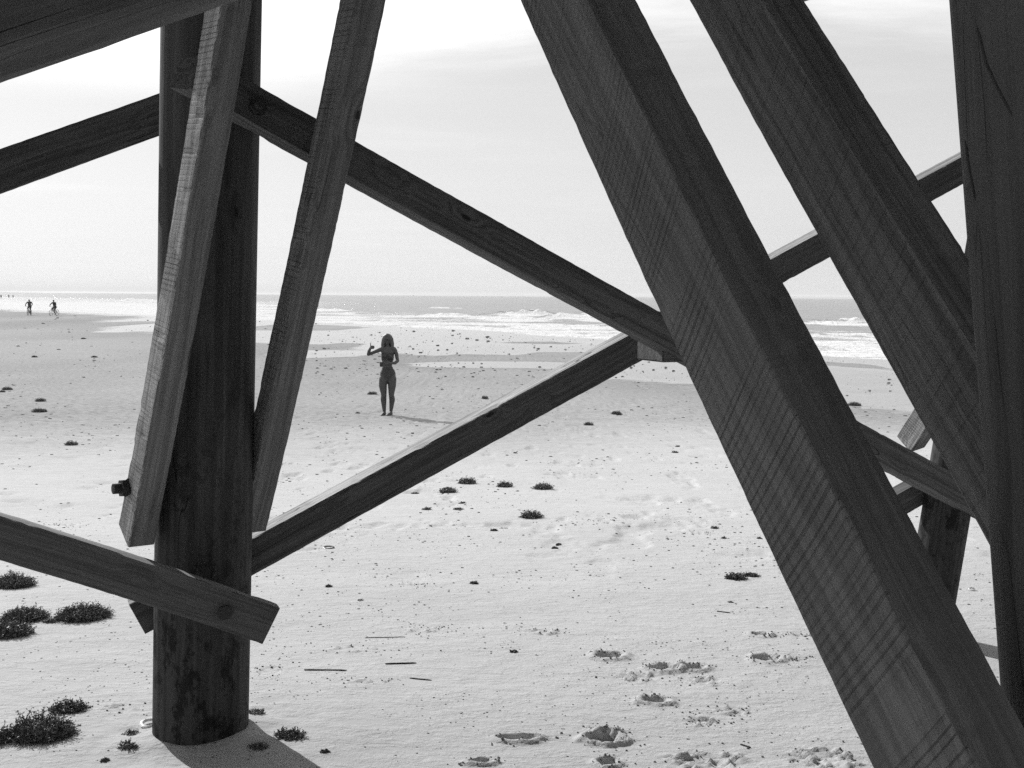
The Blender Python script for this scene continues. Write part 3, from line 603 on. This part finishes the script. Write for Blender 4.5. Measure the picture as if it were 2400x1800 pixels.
def woman():
    def q(X, Y, y=0.0): return ((X - 490) * .0013, y, (1475 - Y) * .0013)
    C_ = []
    def c(a, ra, b, rb, sx=1, sy=1): C_.append((a, ra, b, rb, sx, sy))
    # torso
    c(q(492, 860), .118, q(492, 800), .112, 1.32, .95)
    c(q(490, 800), .108, q(485, 697, .0), .080, 1.22, .88)
    c(q(485, 697), .080, q(488, 600), .096, 1.15, .88)
    c(q(488, 600), .098, q(490, 480), .106, 1.2, .85)
    c(q(490, 470), .100, q(490, 425), .075, 1.35, .8)
    c(q(440, 540, -.06), .058, q(442, 535, -.07), .05); c(q(530, 545, -.06), .058, q(528, 540, -.07), .05)
    c(q(450, 850, .055), .085, q(448, 860, .06), .08); c(q(535, 850, .055), .085, q(537, 860, .06), .08)
    # shoulders and neck
    c(q(490, 410), .052, q(400, 425), .046); c(q(490, 410), .052, q(585, 428), .048); c(q(490, 415), .05, q(489, 350), .046)
    # head
    c(q(488, 255, .005), .078, q(487, 285, .0), .072, .92, 1.12); c(q(487, 285, -.02), .058, q(486, 345, -.035), .034, 1, .9)
    c(q(486, 290, -.085), .010, q(486, 312, -.098), .013)        # nose
    c(q(477, 336, -.074), .008, q(495, 336, -.074), .008)        # lips
    c(q(468, 275, -.068), .014, q(471, 275, -.07), .013); c(q(503, 275, -.07), .013, q(506, 275, -.068), .014)   # brow ridges over eyes
    c(q(430, 290, .01), .012, q(432, 305, .01), .010, .6, 1); c(q(545, 290, .01), .012, q(543, 305, .01), .010, .6, 1)  # ears
    # her right arm: thumb up
    c(q(395, 430), .046, q(300, 470, -.05), .037); c(q(300, 470, -.05), .037, q(202, 508, -.09), .032)
    c(q(200, 505, -.09), .033, q(212, 460, -.12), .033); c(q(212, 460, -.12), .033, q(228, 412, -.15), .022)
    hand(C_, q(229, 408, -.15), (.30, -.9, .25), (.95, .25, 0), 1.0, 1.0, (.03, -.02, 1), (0, 0, -1))
    # her left arm: across the belly holding the camera
    c(q(590, 435), .047, q(622, 500, 0), .040); c(q(622, 500), .040, q(640, 610, -.02), .033)
    c(q(640, 615, -.02), .034, q(600, 645, -.09), .032); c(q(600, 645, -.09), .032, q(520, 640, -.17), .022)
    hand(C_, q(515, 640, -.172), (-1, -.15, 0), (0, -.1, .3), 1.0, .55, (-.5, -.1, .6), (0, 0, -1))
    # legs
    for sx, hip, mid, knee, calf, ank, toe in ((-1, q(430, 900), q(415, 1000, -.01), q(430, 1150, -.02), q(425, 1230, .025), q(437, 1420, .02), q(385, 1462, -.12)),
                                               (1, q(552, 895), q(555, 1000, -.01), q(545, 1140, -.02), q(556, 1230, .025), q(538, 1415, .02), q(478, 1462, -.13))):
        c(hip, .094, mid, .080, 1, 1.0); c(mid, .082, knee, .056); c(knee, .057, (knee[0], knee[1] - .006, knee[2] - .03), .05)
        c(knee, .054, calf, .060); c(calf, .060, ank, .032)
        heel = (ank[0] + .01, ank[1] + .03, .028); c(ank, .030, heel, .026); ball = (toe[0] + .02, toe[1] + .02, .02)
        c(heel, .027, ball, .022, 1, 1); c((ank[0], ank[1] - .01, ank[2] - .02), .03, ball, .02); c((ball[0] + .018, ball[1], .016), .016, (toe[0] + .02, toe[1] - .01, .012), .011); c(ball, .018, (toe[0], toe[1], .013), .012)
    b = body_mesh('person', C_, .0065, M_skin)
    def top(x, y, z):
        zz = 1475 - z / .0013; X = x / .0013 + 490
        if abs(x) > .17: return False
        if 560 < zz < 598 and abs(x) < .15: return y < .2
        return 480 < zz <= 575 and y < .0 and (((X - 440) / 58) ** 2 + ((zz - 545) / 62) ** 2 < 1 or ((X - 532) / 58) ** 2 + ((zz - 545) / 62) ** 2 < 1)
    def bottom(x, y, z):
        zz = 1475 - z / .0013; X = abs(x / .0013 - 2)
        if zz < 715 or abs(x) > .2: return False
        return zz < 905 - X * (.95 if y < 0 else .55)
    garment('bikini_top', b, top, .004, M_swim); garment('bikini_bottom', b, bottom, .004, M_swim)
    # hair: cap plus long locks over both shoulders
    H = []
    H.append(((-.002, .018, 1.578), .100, (-.002, .035, 1.535), .098, 1.06, 1.0)); H.append(((-.002, -.035, 1.628), .050, (-.002, .01, 1.63), .05, 1.3, 1))
    rnd = random.Random(3)
    for k in range(54):
        a = -2.35 + 4.7 * k / 53; x0 = math.sin(a) * .094; y0 = max(math.cos(a) * .075 + .02, -.04)
        ln = rnd.uniform(.19, .30); p0 = (x0, y0, 1.575); p1 = (x0 * 1.10 + rnd.uniform(-.01, .01), y0 * 1.05, 1.47); p2 = (x0 * 1.12 + rnd.uniform(-.02, .02), y0 * .9 - .015 + rnd.uniform(-.02, .02), 1.60 - ln)
        H.append((p0, .020, p1, .019)); H.append((p1, .019, p2, .007))
    body_mesh('hair', H, .007, M_hair, b, 2)
    # dark glasses
    sg_ = join(boxvf((-.022, -.094, (1475 - 283) * .0013), (.042, .008, .028)), boxvf((.018, -.094, (1475 - 283) * .0013), (.042, .008, .028)), boxvf((-.002, -.095, (1475 - 279) * .0013), (.01, .006, .006)))
    mesh_obj('sunglasses', *sg_, M_black, b)
    g = hit(909, 973); g[2] = gz(g[0], g[1]) - .004
    b.location = g; b.rotation_euler = (0, 0, math.atan2(-g[0], g[1]) ); b.scale = (1.03, 1.03, 1.0)
    tag(b, 'long-haired woman in a dark bikini giving a thumbs up on the open sand', 'person')
    # the small camera held at her waist
    k = empty('camera', (0, 0, 0)); tag(k, "small black camera held at the bikini woman's waist", 'camera')
    bx = bmesh.new(); bmesh.ops.create_cube(bx, size=1); bmesh.ops.scale(bx, vec=(.065, .05, .095), verts=bx.verts); bmesh.ops.bevel(bx, geom=bx.edges[:], offset=.008, segments=2, affect='EDGES')
    me = bpy.data.meshes.new('camera_body'); bx.to_mesh(me); bx.free(); me.materials.append(M_black); ob = bpy.data.objects.new('camera_body', me); COL.objects.link(ob); ob.parent = k
    mesh_obj('lens', *tube([(0, -.02, -.01), (0, -.06, -.01)], [.024, .022], 16), M_black, k)
    st = tube([(-.03, 0, .045), (-.05, .03, .12), (-.03, .06, .19)], .004, 6); mesh_obj('strap', *st, plain('pale_strap', .5), k)
    k.location = b.matrix_basis @ Vector(q(396, 660, -.19)); k.rotation_euler = (0, 0, .15)
woman()

def bicycle(name_label, loc, rz, turn=0.0):
    r = empty('bicycle', loc, rz); tag(r, name_label, 'bicycle', 'bicycles on the wet flats')
    for wx in (-.53, .53):
        P_ = [(wx + .33 * math.cos(a), 0, .35 + .33 * math.sin(a)) for a in [2 * math.pi * i / 28 for i in range(29)]]
        w = mesh_obj('wheel', *tube(P_, .024, 6, False), M_black, r)
        sp_ = join(*[tube([(wx, 0, .35), (wx + .32 * math.cos(a), 0, .35 + .32 * math.sin(a))], .003, 4) for a in [math.pi * i / 8 for i in range(16)]], tube([(wx, -.04, .35), (wx, .04, .35)], .02, 8))
        mesh_obj('spokes', *sp_, M_iron, w)
    fr = join(*[tube([a, b_], .02, 8) for a, b_ in (((.53, 0, .35), (.40, 0, .92)), ((.42, 0, .80), (-.08, 0, .30)), ((-.08, 0, .30), (-.22, 0, .86)), ((-.2, 0, .74), (.41, 0, .84)), ((-.08, 0, .30), (-.53, .05, .35)), ((-.08, 0, .30), (-.53, -.05, .35)), ((-.2, 0, .74), (-.53, .05, .35)), ((-.2, 0, .74), (-.53, -.05, .35)))])
    mesh_obj('frame', *fr, M_cloth, r)
    mesh_obj('handlebar', *tube([(.28, -.32, 1.02), (.38, -.2, 1.04), (.40, 0, .98), (.38, .2, 1.04), (.28, .32, 1.02)], .014, 8), M_iron, r)
    mesh_obj('saddle', *tube([(-.34, 0, .90), (-.2, 0, .91), (-.06, 0, .90)], [.07, .05, .025], 8), M_black, r)
    mesh_obj('crank', *join(tube([(-.08, -.1, .30), (-.08, .1, .30)], .02, 6), tube([(-.08, .09, .30), (-.02, .09, .14)], .012, 6), tube([(-.08, -.09, .30), (-.14, -.09, .46)], .012, 6), boxvf((-.02, .13, .13), (.1, .08, .02)), boxvf((-.14, -.13, .47), (.1, .08, .02))), M_iron, r)
    return r
def rider(label, loc, rz, lean=.25, stand=0.0):
    C_ = []; hx, hz = -.2, 1.0 + stand
    sh = (hx + .5 * math.sin(lean) * 1.05, 0, hz + .5 * math.cos(lean))
    C_ += [((hx, 0, hz), .12, (hx + .1 * math.sin(lean), 0, hz + .15), .115, 1, 1.3), ((hx + .1, 0, hz + .15), .115, (sh[0], 0, sh[2] - .06), .12, .95, 1.4), ((sh[0], 0, sh[2]), .06, (sh[0], .19, sh[2] - .02), .06), ((sh[0], 0, sh[2]), .06, (sh[0], -.19, sh[2] - .02), .06),
           ((sh[0], 0, sh[2]), .058, (sh[0] + .04, 0, sh[2] + .12), .054), ((sh[0] + .05, 0, sh[2] + .19), .095, (sh[0] + .06, 0, sh[2] + .16), .085, 1.05, .88), ((sh[0] + .13, 0, sh[2] + .15), .02, (sh[0] + .16, 0, sh[2] + .14), .012)]
    for s, kz, px, pz in ((1, -.1, -.02, .16), (-1, .05, -.14, .50)):
        el = (sh[0] + .16, s * .36, sh[2] - .24); hd = (.29, s * .30, 1.05)
        C_ += [((sh[0], s * .2, sh[2] - .02), .055, el, .045), (el, .045, hd, .030)]
        C_ += [(hd, .035, (.33, s * .29, 1.06), .03)] + [((.31, s * (.27 + .02 * k), 1.075), .010, (.335, s * (.27 + .02 * k), 1.04), .009) for k in range(4)]
        kn = (.16, s * .13, .62 + (.18 if pz > .3 else 0)); an = (px - .05, s * .13, pz + .07)
        C_ += [((hx, s * .1, hz - .03), .10, kn, .062), (kn, .062, an, .042), (an, .04, (px + .12, s * .13, pz - .0), .032)]
    b = body_mesh('person', C_, .022, M_skin)
    garment('shirt', b, lambda x, y, z: z > hz - .02 and z < sh[2] + .06 and abs(y) < .34 and (abs(y) > .06 or z < sh[2] + .02), .012, M_cloth, .01)
    garment('shorts', b, lambda x, y, z: kn[2] - .1 < z < hz + .02 and x < .08 and abs(y) < .3, .014, M_cloth, .01)
    garment('hair', b, lambda x, y, z: z > sh[2] + .16 and x < sh[0] + .1, .012, M_hair, .01)
    b.location = loc; b.rotation_euler = (0, 0, rz); tag(b, label, 'person', 'cyclists on the wet flats')
def cyc_loc(px, py):
    p = g0hit(px, py); return (float(p[0]), float(p[1]), gz(p[0], p[1]) - .015)
M_skin2 = M_skin
L1 = cyc_loc(69, 739); L2 = cyc_loc(127, 740)
bicycle('bicycle ridden head on by the cyclist with elbows out, left of the two', L1, R(-80)); rider('person in dark clothes cycling with both elbows out, left of the two riders', L1, R(-80), .12)
bicycle('bicycle ridden by the leaning cyclist, right of the two', L2, R(-101)); rider('person leaning over the handlebar while cycling, right of the two riders', L2, R(-101), .35)
def walker(label, px, py_foot, d, h=1.72, ph=0.0):
    p = P(px, py_foot, d); C_ = [((0, 0, .9), .13, (0, 0, 1.05), .12, 1.2, .8), ((0, 0, 1.05), .12, (0, 0, 1.33), .13, 1.3, .8), ((0, 0, 1.4), .06, (0, 0, 1.5), .055), ((0, 0, 1.6), .095, (0, 0, 1.64), .09, .9, 1)]
    for s in (1, -1):
        C_ += [((s * .17, 0, 1.38), .055, (s * .24, .05 * s, 1.1), .045), ((s * .24, .05 * s, 1.1), .045, (s * .22, -.05, .85), .035), ((s * .22, -.05, .85), .035, (s * .22, -.06, .78), .025),
               ((s * .09, 0, .88), .09, (s * .1, s * .08 + ph, .48), .06), ((s * .1, s * .08 + ph, .48), .06, (s * .1, s * .12, .08), .04), ((s * .1, s * .12, .05), .04, (s * .1, s * .12 - .16, .03), .03)]
    b = body_mesh('person', C_, .03, M_skin); garment('clothes', b, lambda x, y, z: .5 < z < 1.42 and abs(x) < .27, .012, M_cloth, .01); garment('hair', b, lambda x, y, z: z > 1.6 and y > -.05, .012, M_hair, .01)
    b.scale = (h / 1.73,) * 3; b.location = (p[0], p[1], SEA - .01); tag(b, label, 'person', 'people far off at the water')
    return p
FARP = [('person standing far off at the left edge of the beach', 3, 430, 1.8, 0), ('thin figure of a person far off, middle of the three', 21, 455, 1.75, .05), ('person far off nearest the two cyclists, right of the three', 31, 470, 1.65, .1)]
for lb, px, d, h, ph in FARP: walker(lb, px, 709, d, h, ph)

# tiny boat on the horizon
bo = empty('boat', tuple(P(969, 691.5, 5200)[:2]) + (SEA,)); tag(bo, 'tiny boat far out on the horizon', 'boat')
mesh_obj('hull', [(-9, -2, 2.5), (9, -2, 3.2), (8, 2, 3.2), (-9, 2, 2.5), (-8, -1, -.5), (7, -1, -.5), (7, 1, -.5), (-8, 1, -.5)], [(0, 1, 2, 3), (7, 6, 5, 4), (0, 4, 5, 1), (1, 5, 6, 2), (2, 6, 7, 3), (3, 7, 4, 0)], M_cloth, bo)
bo.scale = (.5, .5, .5)
mesh_obj('cabin', *boxvf((-2, 0, 5), (6, 2.6, 4)), M_cloth, bo)

# ------------------------------------------------------------------ seaweed
M_weed = plain('seaweed', .10, .6, .5, 40)
def strand_clump(rnd, rx, ry, h, n, fine=1.0):
    V = []; Fc = []
    for i in range(n):
        a = rnd.random() * 2 * math.pi; q = math.sqrt(rnd.random()); x = math.cos(a) * q * rx; y = math.sin(a) * q * ry
        hh = h * (1 - q * q * .85) * rnd.uniform(.35, 1.05) * (.75 + .5 * float(vn(x * 14, y * 14, 5)))
        p = Vector((x, y, hh * rnd.uniform(0, .6))); d = Vector((math.cos(a) * q + rnd.uniform(-.8, .8), math.sin(a) * q + rnd.uniform(-.8, .8), rnd.uniform(-.1, 1.1))).normalized()
        L = rnd.uniform(.35, 1.0) * min(.016, rx * .22) * fine; pts = [p]; 
        for s in range(3):
            d = (d + Vector((rnd.uniform(-.6, .6), rnd.uniform(-.6, .6), rnd.uniform(-.5, .45)))).normalized(); p = p + d * L; p.z = max(.001, p.z); pts.append(p)
        w = .0016 * fine; v, f = tube(pts, [w, w, w * .8, w * .3], 3, False); o = len(V); V += v; Fc += [tuple(k + o for k in g) for g in f]
        for s in (1, 2, 3):           # small leaves
            for _ in range(2):
                e = Vector((rnd.uniform(-1, 1), rnd.uniform(-1, 1), rnd.uniform(-.4, .9))).normalized(); sd_ = e.cross(Vector((rnd.uniform(-1, 1), rnd.uniform(-1, 1), .3))).normalized() * .0022 * fine; l = rnd.uniform(.006, .014) * fine
                o = len(V); b_ = pts[s]; V += [b_ - sd_ * .4, b_ + e * l * .5 - sd_, b_ + e * l, b_ + e * l * .5 + sd_]; Fc.append((o, o + 1, o + 2, o + 3))
    # matted core so the clump is not see-through
    m = 26; o = len(V); rings = 5
    for k in range(rings):
        t = k / (rings - 1); rr = math.cos(t * math.pi / 2) * .82 + .02
        for j in range(m):
            a = 2 * math.pi * j / m; w = 1 + .35 * (float(vn(math.cos(a) * 2.5 + 5, math.sin(a) * 2.5 + k, 8)) - .5); V.append(Vector((math.cos(a) * rx * rr * w, math.sin(a) * ry * rr * w, math.sin(t * math.pi / 2) * h * .42 * (w * .6 + .4) - .004)))
    for k in range(rings - 1):
        for j in range(m): Fc.append((o + k * m + j, o + k * m + (j + 1) % m, o + (k + 1) * m + (j + 1) % m, o + (k + 1) * m + j))
    return V, Fc
# photo x, y of the foot, width px, height px, label
WEED = [(20, 1385, 100, 62, 'bushy seaweed clump at the left edge just under the low brace'), (48, 1462, 105, 48, 'wide seaweed clump at the left edge, upper of two touching'), (12, 1500, 100, 58, 'seaweed clump at the left edge, lower of two touching'),
        (185, 1462, 128, 56, 'rounded dark seaweed clump between the left edge clumps and the thick pile'), (118, 1462, 40, 14, 'small tuft joined to the left of the rounded clump'),
        (152, 1682, 80, 28, 'small seaweed clump alone below the thick pile, left'), (80, 1758, 150, 80, 'largest seaweed clump in the bottom left corner'), (-12, 1760, 70, 70, 'seaweed clump cut off by the frame in the bottom left corner'),
        (305, 1733, 38, 12, 'little flat tuft of seaweed close left of the pile foot'), (296, 1772, 46, 34, 'spiky seaweed sprig below left of the pile foot'), (246, 1794, 22, 10, 'tiny sprig of seaweed at the bottom edge left of the pile'),
        (598, 1692, 46, 20, 'seaweed tuft behind the pile foot on its right'), (602, 1766, 52, 13, "flat seaweed tuft inside the pile's shadow"), (676, 1743, 62, 17, 'oval seaweed tuft right of the pile shadow'), (760, 1774, 22, 9, 'tiny sprig right of the oval tuft'),
        (1095, 1136, 32, 15, 'seaweed tuft above the middle of the sand, left of a row of three'), (1183, 1143, 28, 13, 'seaweed tuft in the middle of a row of three'), (1273, 1149, 34, 12, 'seaweed tuft at the right of a row of three'), (1049, 1156, 30, 12, 'seaweed tuft just under the long sunlit brace'),
        (972, 1155, 17, 7, 'tiny dark tuft close under the sunlit brace'), (1246, 1215, 40, 16, 'dark rounded clump in the middle of the open sand'), (1762, 1353, 32, 15, 'rounded clump near the left edge of the broad near brace'), (1726, 1359, 36, 8, 'flat streak of weed beside the rounded clump by the broad brace'),
        (1380, 998, 17, 9, 'small mound of weed left of the broad brace, high on the sand'), (1445, 972, 18, 9, 'small mound of weed in the upper middle of the sand'), (2004, 952, 26, 9, 'dark clump seen between the two broad braces'),
        (1204, 1530, 18, 12, 'lone pale sprig in the lower middle of the sand'), (1073, 1195, 18, 6, ''), (1000, 1195, 20, 6, ''), (1182, 1237, 20, 6, ''), (1158, 1245, 14, 8, ''), (1675, 1240, 16, 9, ''), (1590, 1045, 12, 8, ''), (1582, 1062, 14, 6, ''), (1300, 1285, 12, 9, ''), (1310, 1275, 10, 6, ''),
        (165, 1045, 22, 9, ''), (90, 967, 28, 8, ''), (93, 942, 18, 8, ''), (15, 915, 18, 8, ''), (4, 920, 10, 5, ''), (80, 838, 10, 4, ''), (220, 838, 12, 4, ''), (195, 795, 9, 4, ''), (1085, 1180, 12, 6, ''), (872, 925, 18, 5, ''), (1136, 934, 12, 6, ''), (838, 970, 10, 6, ''), (1208, 1063, 8, 5, ''), (1780, 1262, 8, 5, ''), (1713, 1414, 12, 4, ''), (1697, 1262, 8, 6, ''), (770, 1376, 12, 5, ''), (1110, 1368, 16, 8, ''), (845, 1407, 12, 4, '')]
for i, (px, py, w, hp, lb) in enumerate(WEED):
    p = hit(px, py - hp * .12); d = p.y * math.cos(TH) + (CZ - p.z) * math.sin(TH); rx = w / F * d / 2 * (.9 if d < 5 else .85); h = hp / F * d * (1.0 if d < 5 else .8)
    rnd = random.Random(100 + i); n = int(min(3600, max(90, 120000 * rx * max(rx * .7, .02) * 1.1))); fine = 1.0 if d < 6 else 1.6
    v, f = strand_clump(rnd, rx, rx * .72, h, n, fine * (1 if rx > .04 else .7))
    o = mesh_obj('seaweed_clump', v, f, M_weed); o.location = p + Vector((0, rx * .5, -.003)); o.location.z = gz(o.location.x, o.location.y) - .004
    if lb: tag(o, lb, 'seaweed', 'seaweed clumps washed up on the sand')
    else:
        wh = 'far up the sand left of the thick pile' if px < 300 else 'beside the broad near brace' if px > 1560 else 'on the sand above the long sunlit brace' if py < 1100 and px < 1300 else 'on the sand near the middle row of tufts' if py < 1300 and px > 900 else 'on the near sand right of the thick pile'
        tag(o, 'small dark scrap of seaweed lying ' + wh, 'seaweed', 'small seaweed scraps ' + wh)

# twigs and shells
def twig(px0, py0, px1, py1, r, lb):
    a = hit(px0, py0); b_ = hit(px1, py1); m = (a + b_) / 2; pts = []
    for k in range(9):
        t = k / 8; p = a.lerp(b_, t); p.z += r * .7; pts.append(p - m)
    o = mesh_obj('twig', *tube(pts, [r * .6] + [r] * 7 + [r * .4], 6), M_iron2); o.location = m; tag(o, lb, 'stick', 'sticks on the sand')
M_iron2 = plain('dark_twig', .03, .8, .4, 50)
twig(713, 1573, 813, 1575, .0035, 'thin dark stick lying flat, longest on the near sand'); twig(903, 1558, 976, 1555, .0035, 'thin dark stick right of the longest one'); twig(960, 1592, 1012, 1597, .0025, 'short thin stick below the other two'); twig(855, 1494, 950, 1492, .0018, 'pale thread-like stalk above the sticks'); twig(1680, 1434, 1712, 1438, .003, 'short stick near the left edge of the broad brace'); twig(1735, 1744, 1760, 1752, .003, 'tiny stick beside the broad brace at the bottom')
# loose flap of split wood and a round knot on the near pile
def pile_detail():
    import numpy as _n
    for pts, wd in ((((2290, 60), (2312, 150), (2335, 200), (2372, 270)), .0022), (((2262, 330), (2272, 400), (2286, 470)), .002)):
        pts3 = []
        for k in range(len(pts) - 1):
            for t in _n.linspace(0, 1, 5)[:4 if k < len(pts) - 2 else 5]:
                x = pts[k][0] * (1 - t) + pts[k + 1][0] * t; y = pts[k][1] * (1 - t) + pts[k + 1][1] * t; f = y / 1598
                d0 = 1.42 + .10 * f; cx = 2434 + 107 * f; off = min(.98, abs(x - cx) / F * d0 / .124); d = d0 - .124 * math.sqrt(1 - off * off) + .002
                pts3.append(Vector(P(x, y, d)) - PO)
        mesh_obj('crack', *tube(pts3, [wd * .3] + [wd] * (len(pts3) - 2) + [wd * .3], 6), M_iron, pier)
pile_detail()
def shell(px, py, r, v, lb, tilt=.35):
    p = hit(px, py); V = []; n = 20
    for k in range(n):
        a = 2 * math.pi * k / n; w = 1 + .08 * math.sin(3 * a)
        V += [(math.cos(a) * r * w, math.sin(a) * r * .8 * w, .002), (math.cos(a) * r * .82 * w, math.sin(a) * r * .62 * w, .009), (math.cos(a) * r * .55, math.sin(a) * r * .42, .001)]
    Fc = [(k * 3 + j, ((k + 1) % n) * 3 + j, ((k + 1) % n) * 3 + j + 1, k * 3 + j + 1) for k in range(n) for j in (0, 1)]
    o = mesh_obj('shell', V, Fc, plain('shell', v, .4, .2, 60), smooth=True); o.location = p + Vector((0, 0, .004)); o.rotation_euler = (tilt, 0, 0); tag(o, lb, 'shell', 'shells on the sand')
shell(770, 1285, .042, .05, 'dark ring-like shell right of the thick pile', .1); shell(350, 1712, .035, .8, 'white open shell touching the pile foot on its left', .2); shell(2278, 1384, .02, .8, 'tiny white shell seen between broad brace and right pile')

# scattered bits of weed and shell that nobody could count
def litter():
    rnd = np.random.RandomState(5); V = []; Q = []
    def lump(x, y, r, h, z):
        o = len(V); k = 6; ph = rnd.rand() * 6
        for j in range(k): a = 2 * math.pi * j / k + ph; q = r * rnd.uniform(.6, 1.2); V.append((x + math.cos(a) * q, y + math.sin(a) * q * .8, z - .002))
        for j in range(k): a = 2 * math.pi * j / k + ph + .3; q = r * rnd.uniform(.3, .7); V.append((x + math.cos(a) * q, y + math.sin(a) * q * .8, z + h * rnd.uniform(.6, 1)))
        for j in range(k): Q.append((o + j, o + (j + 1) % k, o + k + (j + 1) % k, o + k + j))
        Q.append((o + k, o + k + 1, o + k + 2, o + k + 3)); Q.append((o + k, o + k + 3, o + k + 4, o + k + 5))
    pts = []
    n = 34000; px = rnd.uniform(-150, 2450, n); py = 735 + (1800 - 735) * rnd.beta(.95, 1.7, n)
    keep = 0
    for a, b_ in zip(px, py):
        cl = float(fbm(a / 130., b_ / 42., 12, 3))
        if rnd.rand() > (cl - .27) * 3.2: continue
        p = g0hit(a, b_)
        if waterline(p[0]) - p[1] < 3: continue
        pts.append((p[0], p[1]))
    pts = np.array(pts); zs = ground_z(pts[:, 0], pts[:, 1])
    for (x, y), z in zip(pts, zs):
        s = rnd.pareto(2.2) + .5; r = min(.0023 * s * (1 + y / 8.0), .006 + .0026 * max(y - 4, 0))
        lump(x, y, r, r * .4, z)
    # loose clods round the scars and debris on the wet sheet
    for (cx, cy), w, h, k, i in SC_W:
        for _ in range(26): a = rnd.rand() * 6.28; q = abs(rnd.normal()) * 1.0 + .7; x = cx + math.cos(a) * w * q; y = cy + math.sin(a) * h * q; r = rnd.uniform(.002, .007); lump(x, y, r, r * .8, gz(x, y))
    for _ in range(230):
        a = rnd.uniform(620, 1650); b_ = rnd.uniform(780, 890); p = g0hit(a, b_)
        if waterline(p[0]) - p[1] < 2: continue
        r = rnd.uniform(.02, .085); lump(p[0], p[1], r, r * .5, gz(p[0], p[1]))
    me = bpy.data.meshes.new('beach_litter'); me.from_pydata(V, [], Q); me.materials.append(M_weed)
    o = bpy.data.objects.new('beach_litter', me); COL.objects.link(o)
    tag(o, 'scattered specks of weed and shell grit across the sand', 'litter', kind='stuff')
litter()

# ------------------------------------------------------------------ sea haze: one even volume round everything
hb = boxvf((0, 0, 27.5), (300000, 300000, 65)); hz = mesh_obj('haze', *hb); hm = bpy.data.materials.new('haze'); hm.use_nodes = True; hn = hm.node_tree; hn.nodes.clear()
pv = hn.nodes.new('ShaderNodeVolumePrincipled'); pv.inputs['Color'].default_value = (.97, .97, .97, 1); pv.inputs['Density'].default_value = 0.00013
ho = hn.nodes.new('ShaderNodeOutputMaterial'); hn.links.new(pv.outputs[0], ho.inputs['Volume']); hz.data.materials.append(hm)
tag(hz, 'thin pale sea haze in the air over beach and water', kind='stuff')
